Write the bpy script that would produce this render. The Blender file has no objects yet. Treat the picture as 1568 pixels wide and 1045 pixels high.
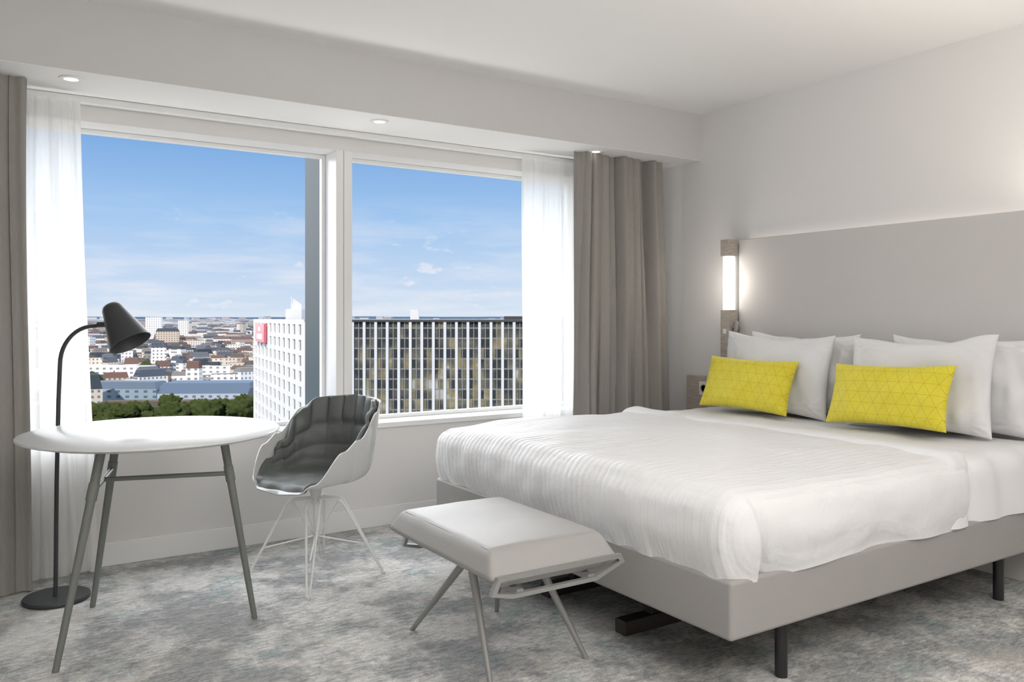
import bpy, bmesh, math, random
from mathutils import Vector, Matrix, noise
random.seed(7)
scene = bpy.context.scene
try:
    scene.view_settings.view_transform = 'Standard'
    scene.view_settings.look = 'None'
    scene.view_settings.exposure = 0.14
except Exception as e:
    print(e)

# ------------------------------------------------------------------ helpers
def newmat(name):
    m = bpy.data.materials.new(name); m.use_nodes = True
    nt = m.node_tree
    return m, nt, nt.nodes, nt.links, nt.nodes['Principled BSDF']

def pmat(name, col, rough=0.5, metal=0.0, bump=0.0, bscale=50.0, var=0.0, vscale=5.0, spec=0.5, emit=None, estr=0.0):
    m, nt, N, L, b = newmat(name)
    b.inputs['Base Color'].default_value = (*col, 1)
    b.inputs['Roughness'].default_value = rough
    b.inputs['Metallic'].default_value = metal
    b.inputs['Specular IOR Level'].default_value = spec
    tc = N.new('ShaderNodeTexCoord')
    if var > 0:
        n = N.new('ShaderNodeTexNoise'); n.inputs['Scale'].default_value = vscale; n.inputs['Detail'].default_value = 4
        L.new(tc.outputs['Object'], n.inputs['Vector'])
        mx = N.new('ShaderNodeMix'); mx.data_type = 'RGBA'
        mx.inputs[6].default_value = (*[c*(1-var) for c in col], 1)
        mx.inputs[7].default_value = (*[min(1, c*(1+var)) for c in col], 1)
        L.new(n.outputs['Fac'], mx.inputs[0]); L.new(mx.outputs[2], b.inputs['Base Color'])
    if bump > 0:
        n2 = N.new('ShaderNodeTexNoise'); n2.inputs['Scale'].default_value = bscale; n2.inputs['Detail'].default_value = 3
        L.new(tc.outputs['Object'], n2.inputs['Vector'])
        bp = N.new('ShaderNodeBump'); bp.inputs['Strength'].default_value = bump; bp.inputs['Distance'].default_value = 0.01
        L.new(n2.outputs['Fac'], bp.inputs['Height']); L.new(bp.outputs['Normal'], b.inputs['Normal'])
    if emit:
        b.inputs['Emission Color'].default_value = (*emit, 1)
        b.inputs['Emission Strength'].default_value = estr
    return m

def mk(name, verts, faces, mat=None, smooth=False):
    me = bpy.data.meshes.new(name)
    me.from_pydata([tuple(v) for v in verts], [], faces)
    me.update()
    bm = bmesh.new(); bm.from_mesh(me)
    bmesh.ops.recalc_face_normals(bm, faces=bm.faces)
    bm.to_mesh(me); bm.free()
    if smooth:
        me.polygons.foreach_set('use_smooth', [True]*len(me.polygons))
    ob = bpy.data.objects.new(name, me)
    scene.collection.objects.link(ob)
    if mat: me.materials.append(mat)
    return ob

BF = [(0,1,2,3),(4,7,6,5),(0,4,5,1),(1,5,6,2),(2,6,7,3),(3,7,4,0)]
def bverts(x0,x1,y0,y1,z0,z1):
    return [(x0,y0,z0),(x1,y0,z0),(x1,y1,z0),(x0,y1,z0),(x0,y0,z1),(x1,y0,z1),(x1,y1,z1),(x0,y1,z1)]
def boxes(name, lst, mat, bevel=0.0, seg=2):
    V=[];F=[]
    for b in lst:
        o=len(V); V+=bverts(*b); F+=[tuple(i+o for i in f) for f in BF]
    ob = mk(name,V,F,mat)
    if bevel>0:
        md=ob.modifiers.new('bevel','BEVEL'); md.width=bevel; md.segments=seg; md.limit_method='ANGLE'
        ob.data.polygons.foreach_set('use_smooth',[True]*len(ob.data.polygons))
        w=ob.modifiers.new('wn','WEIGHTED_NORMAL')
    return ob
def box(name,x0,x1,y0,y1,z0,z1,mat,bevel=0.0,seg=2):
    return boxes(name,[(x0,x1,y0,y1,z0,z1)],mat,bevel,seg)

def tube(name, pts, r, mat, n=12, radii=None, closed=False):
    pts=[Vector(p) for p in pts]
    V=[];F=[]
    k=len(pts)
    up=None
    for i,p in enumerate(pts):
        if i==0: t=pts[1]-p
        elif i==k-1: t=p-pts[i-1]
        else: t=(pts[i+1]-p).normalized()+(p-pts[i-1]).normalized()
        t.normalize()
        if up is None:
            a=Vector((0,0,1)) if abs(t.z)<0.9 else Vector((1,0,0))
            up=(a-t*a.dot(t)).normalized()
        else:
            up=(up-t*up.dot(t)).normalized()
        s=t.cross(up)
        rr=radii[i] if radii else r
        for j in range(n):
            an=2*math.pi*j/n
            V.append(p+up*math.cos(an)*rr+s*math.sin(an)*rr)
    for i in range(k-1):
        for j in range(n):
            F.append((i*n+j,i*n+(j+1)%n,(i+1)*n+(j+1)%n,(i+1)*n+j))
    F.append(tuple(range(n))); F.append(tuple((k-1)*n+j for j in range(n)))
    ob=mk(name,V,F,mat,True)
    md=ob.modifiers.new('es','EDGE_SPLIT'); md.split_angle=math.radians(50)
    return ob

def lathe(name, prof, center, mat, n=48, axis=None, smooth=True, split=40):
    V=[];F=[]
    rot = Matrix.Identity(3)
    if axis is not None:
        rot = Vector((0,0,1)).rotation_difference(Vector(axis).normalized()).to_matrix()
    c=Vector(center)
    for (r,z) in prof:
        for j in range(n):
            a=2*math.pi*j/n
            V.append(c+rot@Vector((r*math.cos(a),r*math.sin(a),z)))
    for i in range(len(prof)-1):
        for j in range(n):
            F.append((i*n+j,i*n+(j+1)%n,(i+1)*n+(j+1)%n,(i+1)*n+j))
    if prof[0][0]>1e-5: F.append(tuple(range(n)))
    if prof[-1][0]>1e-5: F.append(tuple((len(prof)-1)*n+j for j in range(n)))
    ob=mk(name,V,F,mat,smooth)
    bm=bmesh.new(); bm.from_mesh(ob.data); bmesh.ops.remove_doubles(bm,verts=bm.verts,dist=1e-5)
    bmesh.ops.recalc_face_normals(bm,faces=bm.faces); bm.to_mesh(ob.data); bm.free()
    md=ob.modifiers.new('es','EDGE_SPLIT'); md.split_angle=math.radians(split)
    return ob

def group(name, parts, loc=(0,0,0)):
    e=bpy.data.objects.new(name,None); scene.collection.objects.link(e)
    e.location=loc; e.empty_display_size=0.1
    bpy.context.view_layer.update()
    for p in parts:
        p.parent=e; p.matrix_parent_inverse=e.matrix_world.inverted()
    return e

def lerp_table(tab,x):
    if x<=tab[0][0]: return tab[0][1]
    for (a,b),(c,d) in zip(tab,tab[1:]):
        if x<=c:
            t=(x-a)/(c-a); t=t*t*(3-2*t)
            return b+(d-b)*t
    return tab[-1][1]

# ------------------------------------------------------------------ constants
H=1.2
XW=4.01      # headboard wall
YW=4.40      # window wall
ZC=2.555     # ceiling
ZS=2.25      # soffit underside
YS=3.93      # soffit face
XL=-1.3; YB=-1.6
TH=math.radians(32.6)
Fv=Vector((math.sin(TH),math.cos(TH),0)); Rv=Vector((math.cos(TH),-math.sin(TH),0))

# ------------------------------------------------------------------ materials
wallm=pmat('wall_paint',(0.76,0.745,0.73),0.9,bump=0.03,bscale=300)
soffm=pmat('soffit_face_shade',(0.62,0.61,0.60),0.9,bump=0.03,bscale=300)  # face colour lowered so the soffit keeps its shade
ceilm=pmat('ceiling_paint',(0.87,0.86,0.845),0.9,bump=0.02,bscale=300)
whitem=pmat('white_lacquer',(0.84,0.84,0.83),0.4)
framem=pmat('window_frame_white',(0.86,0.86,0.85),0.35)
darkm=pmat('dark_aluminium',(0.04,0.062,0.075),0.5,0.0,spec=0.2)
headm=pmat('headboard_fabric',(0.60,0.58,0.56),0.85,bump=0.1,bscale=400)
linen=pmat('white_cotton',(0.77,0.765,0.765),0.85,bump=0.08,bscale=120,spec=0.2)
leather=pmat('grey_leather',(0.37,0.36,0.345),0.45,bump=0.12,bscale=350)
bedframe=pmat('bed_base_leatherette',(0.34,0.325,0.31),0.5,bump=0.1,bscale=300)
black=pmat('black_metal',(0.02,0.02,0.022),0.4)
lampm=pmat('lamp_charcoal',(0.04,0.045,0.047),0.45)
tableleg=pmat('table_leg_greygreen',(0.18,0.19,0.175),0.45,0.1)
benchmetal=pmat('bench_metal_grey',(0.32,0.32,0.31),0.4,0.3)
tabletop=pmat('table_top_white',(0.72,0.73,0.74),0.3)
shellm=pmat('chair_shell_grey_white',(0.60,0.61,0.61),0.12)
chairpad=pmat('chair_pad_grey',(0.13,0.14,0.135),0.5,bump=0.15,bscale=250)
wirem=pmat('white_wire',(0.74,0.74,0.73),0.35)
plastic=pmat('white_plastic',(0.8,0.8,0.8),0.35)
glow=pmat('lamp_glow',(1,1,1),0.5,emit=(1,0.96,0.88),estr=2.6)
dlglow=pmat('downlight_glow',(0.9,0.9,0.9),0.5,emit=(1,0.95,0.85),estr=0.5)
ledm=pmat('led_strip',(1,1,1),0.5,emit=(1,0.93,0.84),estr=1.2)
footdark=pmat('dark_wood',(0.03,0.022,0.018),0.5,var=0.3)

def fabric(name,col,transl=0.3,transp=0.0,lo=0.85,hi=1.12):
    m,nt,N,L,b=newmat(name)
    out=N['Material Output']
    tc=N.new('ShaderNodeTexCoord')
    mp=N.new('ShaderNodeMapping'); mp.inputs['Scale'].default_value=(60,60,4)
    n=N.new('ShaderNodeTexNoise'); n.inputs['Scale'].default_value=6
    L.new(tc.outputs['Object'],mp.inputs['Vector']); L.new(mp.outputs[0],n.inputs['Vector'])
    mx=N.new('ShaderNodeMix'); mx.data_type='RGBA'
    mx.inputs[6].default_value=(*[c*lo for c in col],1); mx.inputs[7].default_value=(*[min(1,c*hi) for c in col],1)
    L.new(n.outputs['Fac'],mx.inputs[0])
    L.new(mx.outputs[2],b.inputs['Base Color'])
    b.inputs['Roughness'].default_value=0.9; b.inputs['Specular IOR Level'].default_value=0.1
    tr=N.new('ShaderNodeBsdfTranslucent'); L.new(mx.outputs[2],tr.inputs['Color'])
    ms=N.new('ShaderNodeMixShader'); ms.inputs[0].default_value=transl
    L.new(b.outputs[0],ms.inputs[1]); L.new(tr.outputs[0],ms.inputs[2])
    last=ms
    if transp>0:
        tp=N.new('ShaderNodeBsdfTransparent')
        ms2=N.new('ShaderNodeMixShader'); ms2.inputs[0].default_value=transp
        L.new(ms.outputs[0],ms2.inputs[1]); L.new(tp.outputs[0],ms2.inputs[2]); last=ms2
    L.new(last.outputs[0],out.inputs['Surface'])
    return m
curtm=fabric('curtain_fabric',(0.34,0.322,0.298),0.06)
sheerm=fabric('sheer_voile',(0.96,0.96,0.95),0.55,0.22,0.97,1.03)

def woodmat():
    m,nt,N,L,b=newmat('light_oak')
    tc=N.new('ShaderNodeTexCoord'); mp=N.new('ShaderNodeMapping'); mp.inputs['Scale'].default_value=(8,8,60)
    n=N.new('ShaderNodeTexNoise'); n.inputs['Scale'].default_value=2.5; n.inputs['Detail'].default_value=5
    cr=N.new('ShaderNodeValToRGB'); cr.color_ramp.elements[0].color=(0.36,0.31,0.27,1); cr.color_ramp.elements[1].color=(0.54,0.48,0.42,1)
    cr.color_ramp.elements[0].position=0.3; cr.color_ramp.elements[1].position=0.7
    L.new(tc.outputs['Object'],mp.inputs['Vector']); L.new(mp.outputs[0],n.inputs['Vector']); L.new(n.outputs['Fac'],cr.inputs[0]); L.new(cr.outputs[0],b.inputs['Base Color'])
    b.inputs['Roughness'].default_value=0.55
    return m
oak=woodmat()

def carpetmat():
    m,nt,N,L,b=newmat('carpet')
    tc=N.new('ShaderNodeTexCoord')
    def noi(scale,detail,rough=0.5,vec=None,dist=0.0):
        n=N.new('ShaderNodeTexNoise'); n.inputs['Scale'].default_value=scale; n.inputs['Detail'].default_value=detail
        n.inputs['Roughness'].default_value=rough; n.inputs['Distortion'].default_value=dist
        L.new(vec or tc.outputs['Object'],n.inputs['Vector']); return n
    def mapp(rot,sc,loc=(0,0,0)):
        mp=N.new('ShaderNodeMapping'); mp.inputs['Rotation'].default_value=(0,0,rot); mp.inputs['Scale'].default_value=sc; mp.inputs['Location'].default_value=loc
        L.new(tc.outputs['Object'],mp.inputs['Vector']); return mp.outputs[0]
    def ramp(src,e):
        cr=N.new('ShaderNodeValToRGB')
        cr.color_ramp.elements[0].position=e[0][0]; cr.color_ramp.elements[0].color=(*e[0][1],1)
        cr.color_ramp.elements[1].position=e[1][0]; cr.color_ramp.elements[1].color=(*e[1][1],1)
        L.new(src,cr.inputs[0]); return cr.outputs[0]
    def mix(f,a,bb,mode='MIX'):
        mx=N.new('ShaderNodeMix'); mx.data_type='RGBA'; mx.blend_type=mode
        if isinstance(f,float): mx.inputs[0].default_value=f
        else: L.new(f,mx.inputs[0])
        for s,v in ((6,a),(7,bb)):
            if isinstance(v,tuple): mx.inputs[s].default_value=(*v,1)
            else: L.new(v,mx.inputs[s])
        return mx.outputs[2]
    W=(1,1,1);K=(0,0,0)
    sel=ramp(noi(1.7,3,0.5,mapp(0,(1,1,1),(7,3,0))).outputs['Fac'],[(0.44,K),(0.56,W)])
    h1=ramp(noi(20,6,0.8,mapp(0.45,(1,3.2,1)),0.5).outputs['Fac'],[(0.42,K),(0.58,W)])
    h2=ramp(noi(20,6,0.8,mapp(-0.85,(1,3.2,1)),0.5).outputs['Fac'],[(0.42,K),(0.58,W)])
    hatch=mix(sel,h1,h2)
    big=ramp(noi(2.2,9,0.74).outputs['Fac'],[(0.45,K),(0.55,W)])
    dark=mix(hatch,(0.25,0.26,0.265),(0.45,0.45,0.44))
    lite=mix(hatch,(0.50,0.495,0.475),(0.80,0.785,0.75))
    base=mix(big,dark,lite)
    tm=ramp(noi(2.3,10,0.8,mapp(1.0,(1.3,1,1),(2,5,0))).outputs['Fac'],[(0.55,K),(0.60,W)])
    teal=mix(tm,base,mix(hatch,(0.20,0.30,0.295),(0.43,0.54,0.53)))
    base=mix(0.6,base,teal)
    bm_=ramp(noi(2.6,10,0.8,mapp(0.3,(1,1.4,1),(11,2,0))).outputs['Fac'],[(0.54,K),(0.60,W)])
    base=mix(0.35,base,mix(bm_,base,(0.62,0.57,0.48)))
    fine=ramp(noi(150,3,0.8).outputs['Fac'],[(0.3,(0.74,0.74,0.74)),(0.7,(1.16,1.16,1.16))])
    col=mix(0.8,base,fine,'MULTIPLY')
    L.new(col,b.inputs['Base Color']); b.inputs['Roughness'].default_value=1.0; b.inputs['Specular IOR Level'].default_value=0.05
    bp=N.new('ShaderNodeBump'); bp.inputs['Strength'].default_value=0.5; bp.inputs['Distance'].default_value=0.006
    L.new(noi(220,2).outputs['Fac'],bp.inputs['Height']); L.new(bp.outputs[0],b.inputs['Normal'])
    return m
carpet=carpetmat()

# ------------------------------------------------------------------ room shell
T=0.22
box('floor',XL-T,XW+T,YB-T,YW+T,-0.1,0.0,carpet)
box('ceiling',XL-T,XW+T,YB-T,YW+T,ZC,ZC+0.15,ceilm)
box('wall_right',XW,XW+T,YB-T,YW+T,0,ZC,wallm)
box('wall_left',XL-T,XL,YB-T,YW+T,0,ZC,wallm)
box('wall_back',XL,XW,YB-T,YB,0,ZC,wallm)
GX0,GXa,GXb,GX1=0.02,1.645,1.74,3.40
ZB,ZT=0.595,2.14
boxes('wall_front',[(XL,XW,YW,YW+T,0,ZB-0.03),(XL,XW,YW,YW+T,ZT,ZC),
                    (XL,GX0,YW,YW+T,ZB-0.03,ZT),(GX1,XW,YW,YW+T,ZB-0.03,ZT)],wallm)
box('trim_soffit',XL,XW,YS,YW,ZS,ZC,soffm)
box('trim_soffit_underside',XL,XW,YS+0.001,YW,ZS-0.002,ZS,ceilm)
box('trim_blind_pocket',XL,XW,YW-0.05,YW,ZS-0.035,ZS-0.002,whitem,0.004)
box('trim_mullion',GXa,GXb,YW-0.004,YW+T,ZB-0.03,ZT,framem,0.003)
box('trim_mullion_exterior',GXa,GXb,YW+T,YW+T+0.31,ZB-0.4,ZT+0.6,darkm)
box('trim_mullion_seam',GXa+0.042,GXa+0.045,YW-0.0055,YW-0.003,ZB,ZT,pmat('seam_grey',(0.35,0.35,0.35),0.6))
boxes('trim_window_sill',[(GX0,GXa,YW-0.015,YW+T,ZB-0.03,ZB),(GXb,GX1,YW-0.015,YW+T,ZB-0.03,ZB),(GXa,GXb,YW-0.015,YW-0.004,ZB-0.03,ZB)],framem,0.003)
box('baseboard_front',XL,XW,YW-0.014,YW,0,0.112,whitem,0.003)
box('baseboard_right',XW-0.014,XW,YB,YW-0.014,0,0.112,whitem,0.003)
box('baseboard_left',XL,XL+0.014,YB,YW-0.014,0,0.112,whitem,0.003)
gm,nt,N,L,b=newmat('window_glass')
tp=N.new('ShaderNodeBsdfTransparent'); tp.inputs['Color'].default_value=(0.98,0.99,0.995,1)
gl=N.new('ShaderNodeBsdfGlossy'); gl.inputs['Roughness'].default_value=0.08
ms=N.new('ShaderNodeMixShader'); ms.inputs[0].default_value=0.003
L.new(tp.outputs[0],ms.inputs[1]); L.new(gl.outputs[0],ms.inputs[2]); L.new(ms.outputs[0],N['Material Output'].inputs['Surface'])
for i,(a,c) in enumerate([(GX0,GXa),(GXb,GX1)]):
    f=0.022
    fr=boxes('frame',[(a,a+f,YW+0.17,YW+0.21,ZB,ZT),(c-f,c,YW+0.17,YW+0.21,ZB,ZT),
                 (a+f,c-f,YW+0.17,YW+0.21,ZT-f,ZT),(a+f,c-f,YW+0.17,YW+0.21,ZB,ZB+f)],framem,0.003)
    g=mk('glass',[(a+f,YW+0.19,ZB+f),(c-f,YW+0.19,ZB+f),(c-f,YW+0.19,ZT-f),(a+f,YW+0.19,ZT-f)],[(0,1,2,3)],gm)
    group('window_%d'%(i+1),[fr,g])

ZD=ZS-0.002
for i,x in enumerate([0.31,1.76,3.22]):
    y=4.06
    ring=lathe('trim_ring',[(0.030,ZD-0.001),(0.030,ZD-0.006),(0.047,ZD-0.006),(0.050,ZD-0.001)],(x,y,0),framem,40)
    em=lathe('lens',[(0.0,ZD-0.003),(0.030,ZD-0.003)],(x,y,0),dlglow,40)
    group('recessed_downlight' if i==0 else 'recessed_downlight.%03d'%i,[ring,em],(x,y,ZS))

# ------------------------------------------------------------------ curtains
def curtain(name,x0t,x1t,x0b,x1b,y,z0,z1,folds,amp,mat,seed=0,n=320,m=36,irr=1.0):
    rnd=random.Random(seed)
    ph=[rnd.uniform(0,6.28) for _ in range(8)]
    V=[];F=[]
    for j in range(m+1):
        t=j/m; z=z0+(z1-z0)*t
        a=x0b+(x0t-x0b)*t; c=x1b+(x1t-x1b)*t
        for i in range(n+1):
            s=i/n
            w=s+irr*(0.022*math.sin(5*s*6.28+ph[0])+0.035*math.sin(2.3*s*6.28+ph[1])+0.006*math.sin(t*4+9*s+ph[5]))
            am=amp*(0.72+0.35*math.sin(3.1*s*6.28+ph[2]))*(1.0-0.25*t)
            k=math.sin(w*folds*6.283+0.35*math.sin(t*3+ph[3]+s*4))
            k=math.copysign(abs(k)**0.75,k)
            yy=y+am*k+amp*0.22*math.sin(w*folds*2.37*6.283+ph[4]+t*1.5)*(0.6+0.4*math.sin(s*17+ph[6]))
            xx=a+(c-a)*s+0.35*amp*math.cos(w*folds*6.283)+0.006*math.sin(t*5+s*20)
            V.append((xx,yy,z))
    for j in range(m):
        for i in range(n):
            o=j*(n+1)+i
            F.append((o,o+1,o+n+2,o+n+1))
    return mk(name,V,F,mat,True)
curtain('curtain',-0.75,0.150,-0.78,0.160,4.16,0.012,ZS-0.004,9,0.055,curtm,1)
curtain('curtain.001',3.13,3.87,3.09,3.94,4.145,0.012,ZS-0.004,8.5,0.078,curtm,5)
curtain('sheer_curtain',0.10,0.36,0.08,0.43,4.30,0.012,ZS-0.04,6,0.018,sheerm,3)
curtain('sheer_curtain.001',2.84,3.35,2.83,3.36,4.30,0.012,ZS-0.04,9,0.018,sheerm,4)

# ------------------------------------------------------------------ bed
BX0,BX1,BY0,BY1=1.88,3.94,1.72,3.645
parts=[]
parts.append(box('base',BX0,BX1,BY0,BY1,0.222,0.405,bedframe,0.014,4))
parts.append(boxes('slat_support',[(BX0+0.1,BX1-0.05,BY0+0.08,BY1-0.08,0.19,0.224)],black))
for i,(x,y) in enumerate([(2.24,1.83),(3.63,1.83),(2.24,3.53),(3.63,3.53)]):
    parts.append(lathe('leg_%d'%(i+1),[(0.0,0),(0.021,0),(0.021,0.225)],(x,y,0),black,24))
parts.append(boxes('foot_rail',[(2.02,2.36,2.37,2.43,0.0,0.055),(2.02,2.36,2.87,2.93,0.0,0.055),(2.16,2.21,2.38,2.42,0.05,0.21),(2.16,2.21,2.88,2.92,0.05,0.21)],footdark,0.004))
def duvetmat():
    m,nt,N,L,b=newmat('duvet_satin_stripe')
    b.inputs['Base Color'].default_value=(0.77,0.765,0.765,1); b.inputs['Specular IOR Level'].default_value=0.25
    tc=N.new('ShaderNodeTexCoord')
    sx=N.new('ShaderNodeSeparateXYZ'); L.new(tc.outputs['Object'],sx.inputs[0])
    mu=N.new('ShaderNodeMath'); mu.operation='MULTIPLY'; mu.inputs[1].default_value=6.283/0.034; L.new(sx.outputs['Y'],mu.inputs[0])
    sn=N.new('ShaderNodeMath'); sn.operation='SINE'; L.new(mu.outputs[0],sn.inputs[0])
    mr=N.new('ShaderNodeMapRange'); mr.inputs['From Min'].default_value=-0.6; mr.inputs['From Max'].default_value=0.6
    L.new(sn.outputs[0],mr.inputs['Value'])
    r2=N.new('ShaderNodeMapRange'); r2.inputs['To Min'].default_value=0.40; r2.inputs['To Max'].default_value=0.9; L.new(mr.outputs[0],r2.inputs['Value'])
    L.new(r2.outputs[0],b.inputs['Roughness'])
    bp=N.new('ShaderNodeBump'); bp.inputs['Strength'].default_value=0.5; bp.inputs['Distance'].default_value=0.003
    L.new(mr.outputs[0],bp.inputs['Height'])
    n=N.new('ShaderNodeTexNoise'); n.inputs['Scale'].default_value=7; n.inputs['Detail'].default_value=5
    L.new(tc.outputs['Object'],n.inputs['Vector'])
    b2=N.new('ShaderNodeBump'); b2.inputs['Strength'].default_value=0.7; b2.inputs['Distance'].default_value=0.02
    L.new(n.outputs['Fac'],b2.inputs['Height']); L.new(bp.outputs[0],b2.inputs['Normal']); L.new(b2.outputs[0],b.inputs['Normal'])
    return m
duvm=duvetmat()

def softbox(name,x0,x1,y0,y1,z0,z1,r,mat,res=0.02,disp=None,bottom=False):
    V=[];F=[];idx={}
    nx=max(2,int((x1-x0)/res)); ny=max(2,int((y1-y0)/res)); nz=max(2,int((z1-z0)/res))
    def vid(i,j,k):
        key=(i,j,k)
        if key in idx: return idx[key]
        p=Vector((x0+(x1-x0)*i/nx,y0+(y1-y0)*j/ny,z0+(z1-z0)*k/nz))
        q=Vector((min(max(p.x,x0+r),x1-r),min(max(p.y,y0+r),y1-r),min(p.z,z1-r)))
        if bottom: q.z=max(q.z,z0+min(r,0.5*(z1-z0)))
        d=p-q
        nrm=d.normalized() if d.length>1e-6 else Vector((0,0,1))
        if d.length>r: p=q+nrm*r
        if disp: p=disp(p,nrm)
        idx[key]=len(V); V.append(p); return idx[key]
    for i in range(nx):
        for j in range(ny):
            F.append((vid(i,j,nz),vid(i+1,j,nz),vid(i+1,j+1,nz),vid(i,j+1,nz)))
            if bottom: F.append((vid(i,j,0),vid(i,j+1,0),vid(i+1,j+1,0),vid(i+1,j,0)))
    for i in range(nx):
        for k in range(nz):
            F.append((vid(i,0,k),vid(i+1,0,k),vid(i+1,0,k+1),vid(i,0,k+1)))
            F.append((vid(i,ny,k),vid(i,ny,k+1),vid(i+1,ny,k+1),vid(i+1,ny,k)))
    for j in range(ny):
        for k in range(nz):
            F.append((vid(0,j,k),vid(0,j,k+1),vid(0,j+1,k+1),vid(0,j+1,k)))
            F.append((vid(nx,j,k),vid(nx,j+1,k),vid(nx,j+1,k+1),vid(nx,j,k+1)))
    return mk(name,V,F,mat,True)

def duv_disp(p,n):
    q=p.copy()
    nz=noise.noise(Vector((p.x*2.2,p.y*2.2,p.z*2.2)))
    n2=noise.noise(Vector((p.x*7+3,p.y*7,p.z*5)))
    n3=noise.noise(Vector((p.x*4+9,p.y*15,p.z*12)))
    q+=n*(0.013*nz+0.006*n2)
    h=(p.z-0.41)/0.25
    side=1-abs(n.z)
    if side>0.3:
        q+=Vector((n.x,n.y,0))*(0.020*math.sin(min(max(h,0),1)*math.pi)-0.03*max(0,0.35-h)+0.006*n3)
        if abs(n.x)>0.5:
            q.x+=0.003*math.sin(p.y*38+2*nz)*max(0,1-h)
        if n.y<-0.5:
            q.y+=0.008*math.sin(p.x*9+3*nz+p.z*6)*max(0,1-h)
            q.z+=0.014*math.sin(p.x*5+1.0)*max(0,0.4-h)
            lx=BX0+0.085+0.06*(1-h)
            d=p.x-lx
            kk=min(1,max(0,1.1-h))
            q.y+=0.040*math.exp(-(d/0.012)**2)*kk
            if d<0: q.y-=0.018*math.exp(-((d+0.040)/0.035)**2)*kk
    else:
        cx=(p.x-2.6)/0.9; cy=(p.y-2.68)/1.0
        q.z+=0.018*max(0,1-cx*cx)*max(0,1-cy*cy)
        q.z+=0.005*math.sin(p.x*3+p.y*9+2*nz)+0.004*noise.noise(Vector((p.x*3,p.y*11,5)))
    return q
parts.append(softbox('mattress',BX0+0.04,BX1-0.01,BY0+0.04,BY1-0.04,0.40,0.635,0.06,linen,0.04))
parts.append(softbox('duvet',BX0-0.008,3.20,BY0-0.008,BY1+0.008,0.395,0.665,0.075,duvm,0.012,duv_disp))
def fold_disp(p,n):
    q=p.copy(); nz=noise.noise(Vector((p.x*3+5,p.y*3,p.z*3)))
    q+=n*(0.010*nz+0.005*noise.noise(Vector((p.x*14,p.y*6,p.z*5))))
    if n.y<-0.5: q.y+=0.007*math.sin(p.x*25+p.z*6)
    return q
parts.append(softbox('sheet_fold',3.04,3.23,BY0-0.014,BY1+0.014,0.40,0.687,0.07,linen,0.014,fold_disp))
parts.append(softbox('top_sheet',3.20,BX1-0.02,BY0-0.004,BY1+0.004,0.40,0.655,0.08,linen,0.02,fold_disp))
group('bed',parts,(2.9,2.68,0))

hb=[box('panel',XW-0.05,XW-0.001,-0.2,3.56,0.0,1.688,headm,0.004),
    box('led_channel',XW-0.026,XW-0.012,-0.15,3.52,1.6882,1.6900,ledm)]
group('headboard',hb,(XW,1.7,0))

def pillow(name,w,h,t,mat,seed=0,n=52,crease=0.01,sag=0.0):
    V=[];F=[]
    off=Vector((seed*7.3,seed*3.1,0))
    for side in (1,-1):
        for i in range(n+1):
            for j in range(n+1):
                u=-1+2*i/n; v=-1+2*j/n
                u=math.sin(u*math.pi/2); v=math.sin(v*math.pi/2)
                e=(max(0,1-abs(u)**2.6)*max(0,1-abs(v)**2.6))**0.5
                x=u*w/2*(1-0.07*(1-v*v)*abs(u)**3)
                z=v*h/2*(1-0.09*(1-u*u)*abs(v)**3)
                y=side*t/2*(e**0.85)
                nn=noise.noise(Vector((x*6,z*6,side*2))+off); n2=noise.noise(Vector((x*18,z*9,side*5))+off)
                ang=math.atan2(abs(v)-0.75,abs(u)-0.75)
                cr_=math.sin(ang*9+seed)*max(0,abs(u)+abs(v)-1.1)*0.6
                y+=side*e*(crease*nn*1.6+crease*0.8*n2+crease*cr_)
                z-=sag*(1-abs(u))*0.5*(1+v)*0.5
                z+=sag*0.6*noise.noise(Vector((x*5,0,seed)))*(1 if v>0 else 0)*v
                V.append(Vector((x,y,z)))
    m=(n+1)*(n+1)
    for s in (0,1):
        for i in range(n):
            for j in range(n):
                a=s*m+i*(n+1)+j
                f=(a,a+1,a+n+2,a+n+1)
                F.append(f if s==0 else f[::-1])
    ob=mk(name,V,F,mat,True)
    bm=bmesh.new(); bm.from_mesh(ob.data); bmesh.ops.remove_doubles(bm,verts=bm.verts,dist=1e-4)
    bmesh.ops.recalc_face_normals(bm,faces=bm.faces); bm.to_mesh(ob.data); bm.free()
    ob.data.polygons.foreach_set('use_smooth',[True]*len(ob.data.polygons))
    return ob
def place(ob,x,y,z,tilt,yaw=0,roll=0):
    ob.matrix_world=Matrix.Translation((x,y,z))@Matrix.Rotation(math.radians(-90+yaw),4,'Z')@Matrix.Rotation(math.radians(-tilt),4,'X')@Matrix.Rotation(math.radians(roll),4,'Y')
    ob.rotation_mode='XYZ'
pl=pmat('pillow_cotton',(0.75,0.745,0.75),0.85,bump=0.15,bscale=40,spec=0.15)
for i,(x,y,z,tl,yw,rl,sd) in enumerate([(3.850,3.01,0.890,5,0,0,1),(3.722,3.09,0.888,9,1,1,2),(3.850,2.10,0.890,5,0,0,3),(3.722,2.25,0.888,9,-1,-1,4)]):
    p=pillow('pillow' if i==0 else 'pillow.%03d'%i,0.73,0.455,0.13,pl,sd,crease=0.022,sag=0.035)
    place(p,x,y,z,tl,yw,rl)
def M_(N,L):
    def M(op,a,bv=None):
        n=N.new('ShaderNodeMath'); n.operation=op
        for k,v in enumerate((a,bv)):
            if v is None: continue
            if isinstance(v,(int,float)): n.inputs[k].default_value=v
            else: L.new(v,n.inputs[k])
        return n.outputs[0]
    return M
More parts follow.
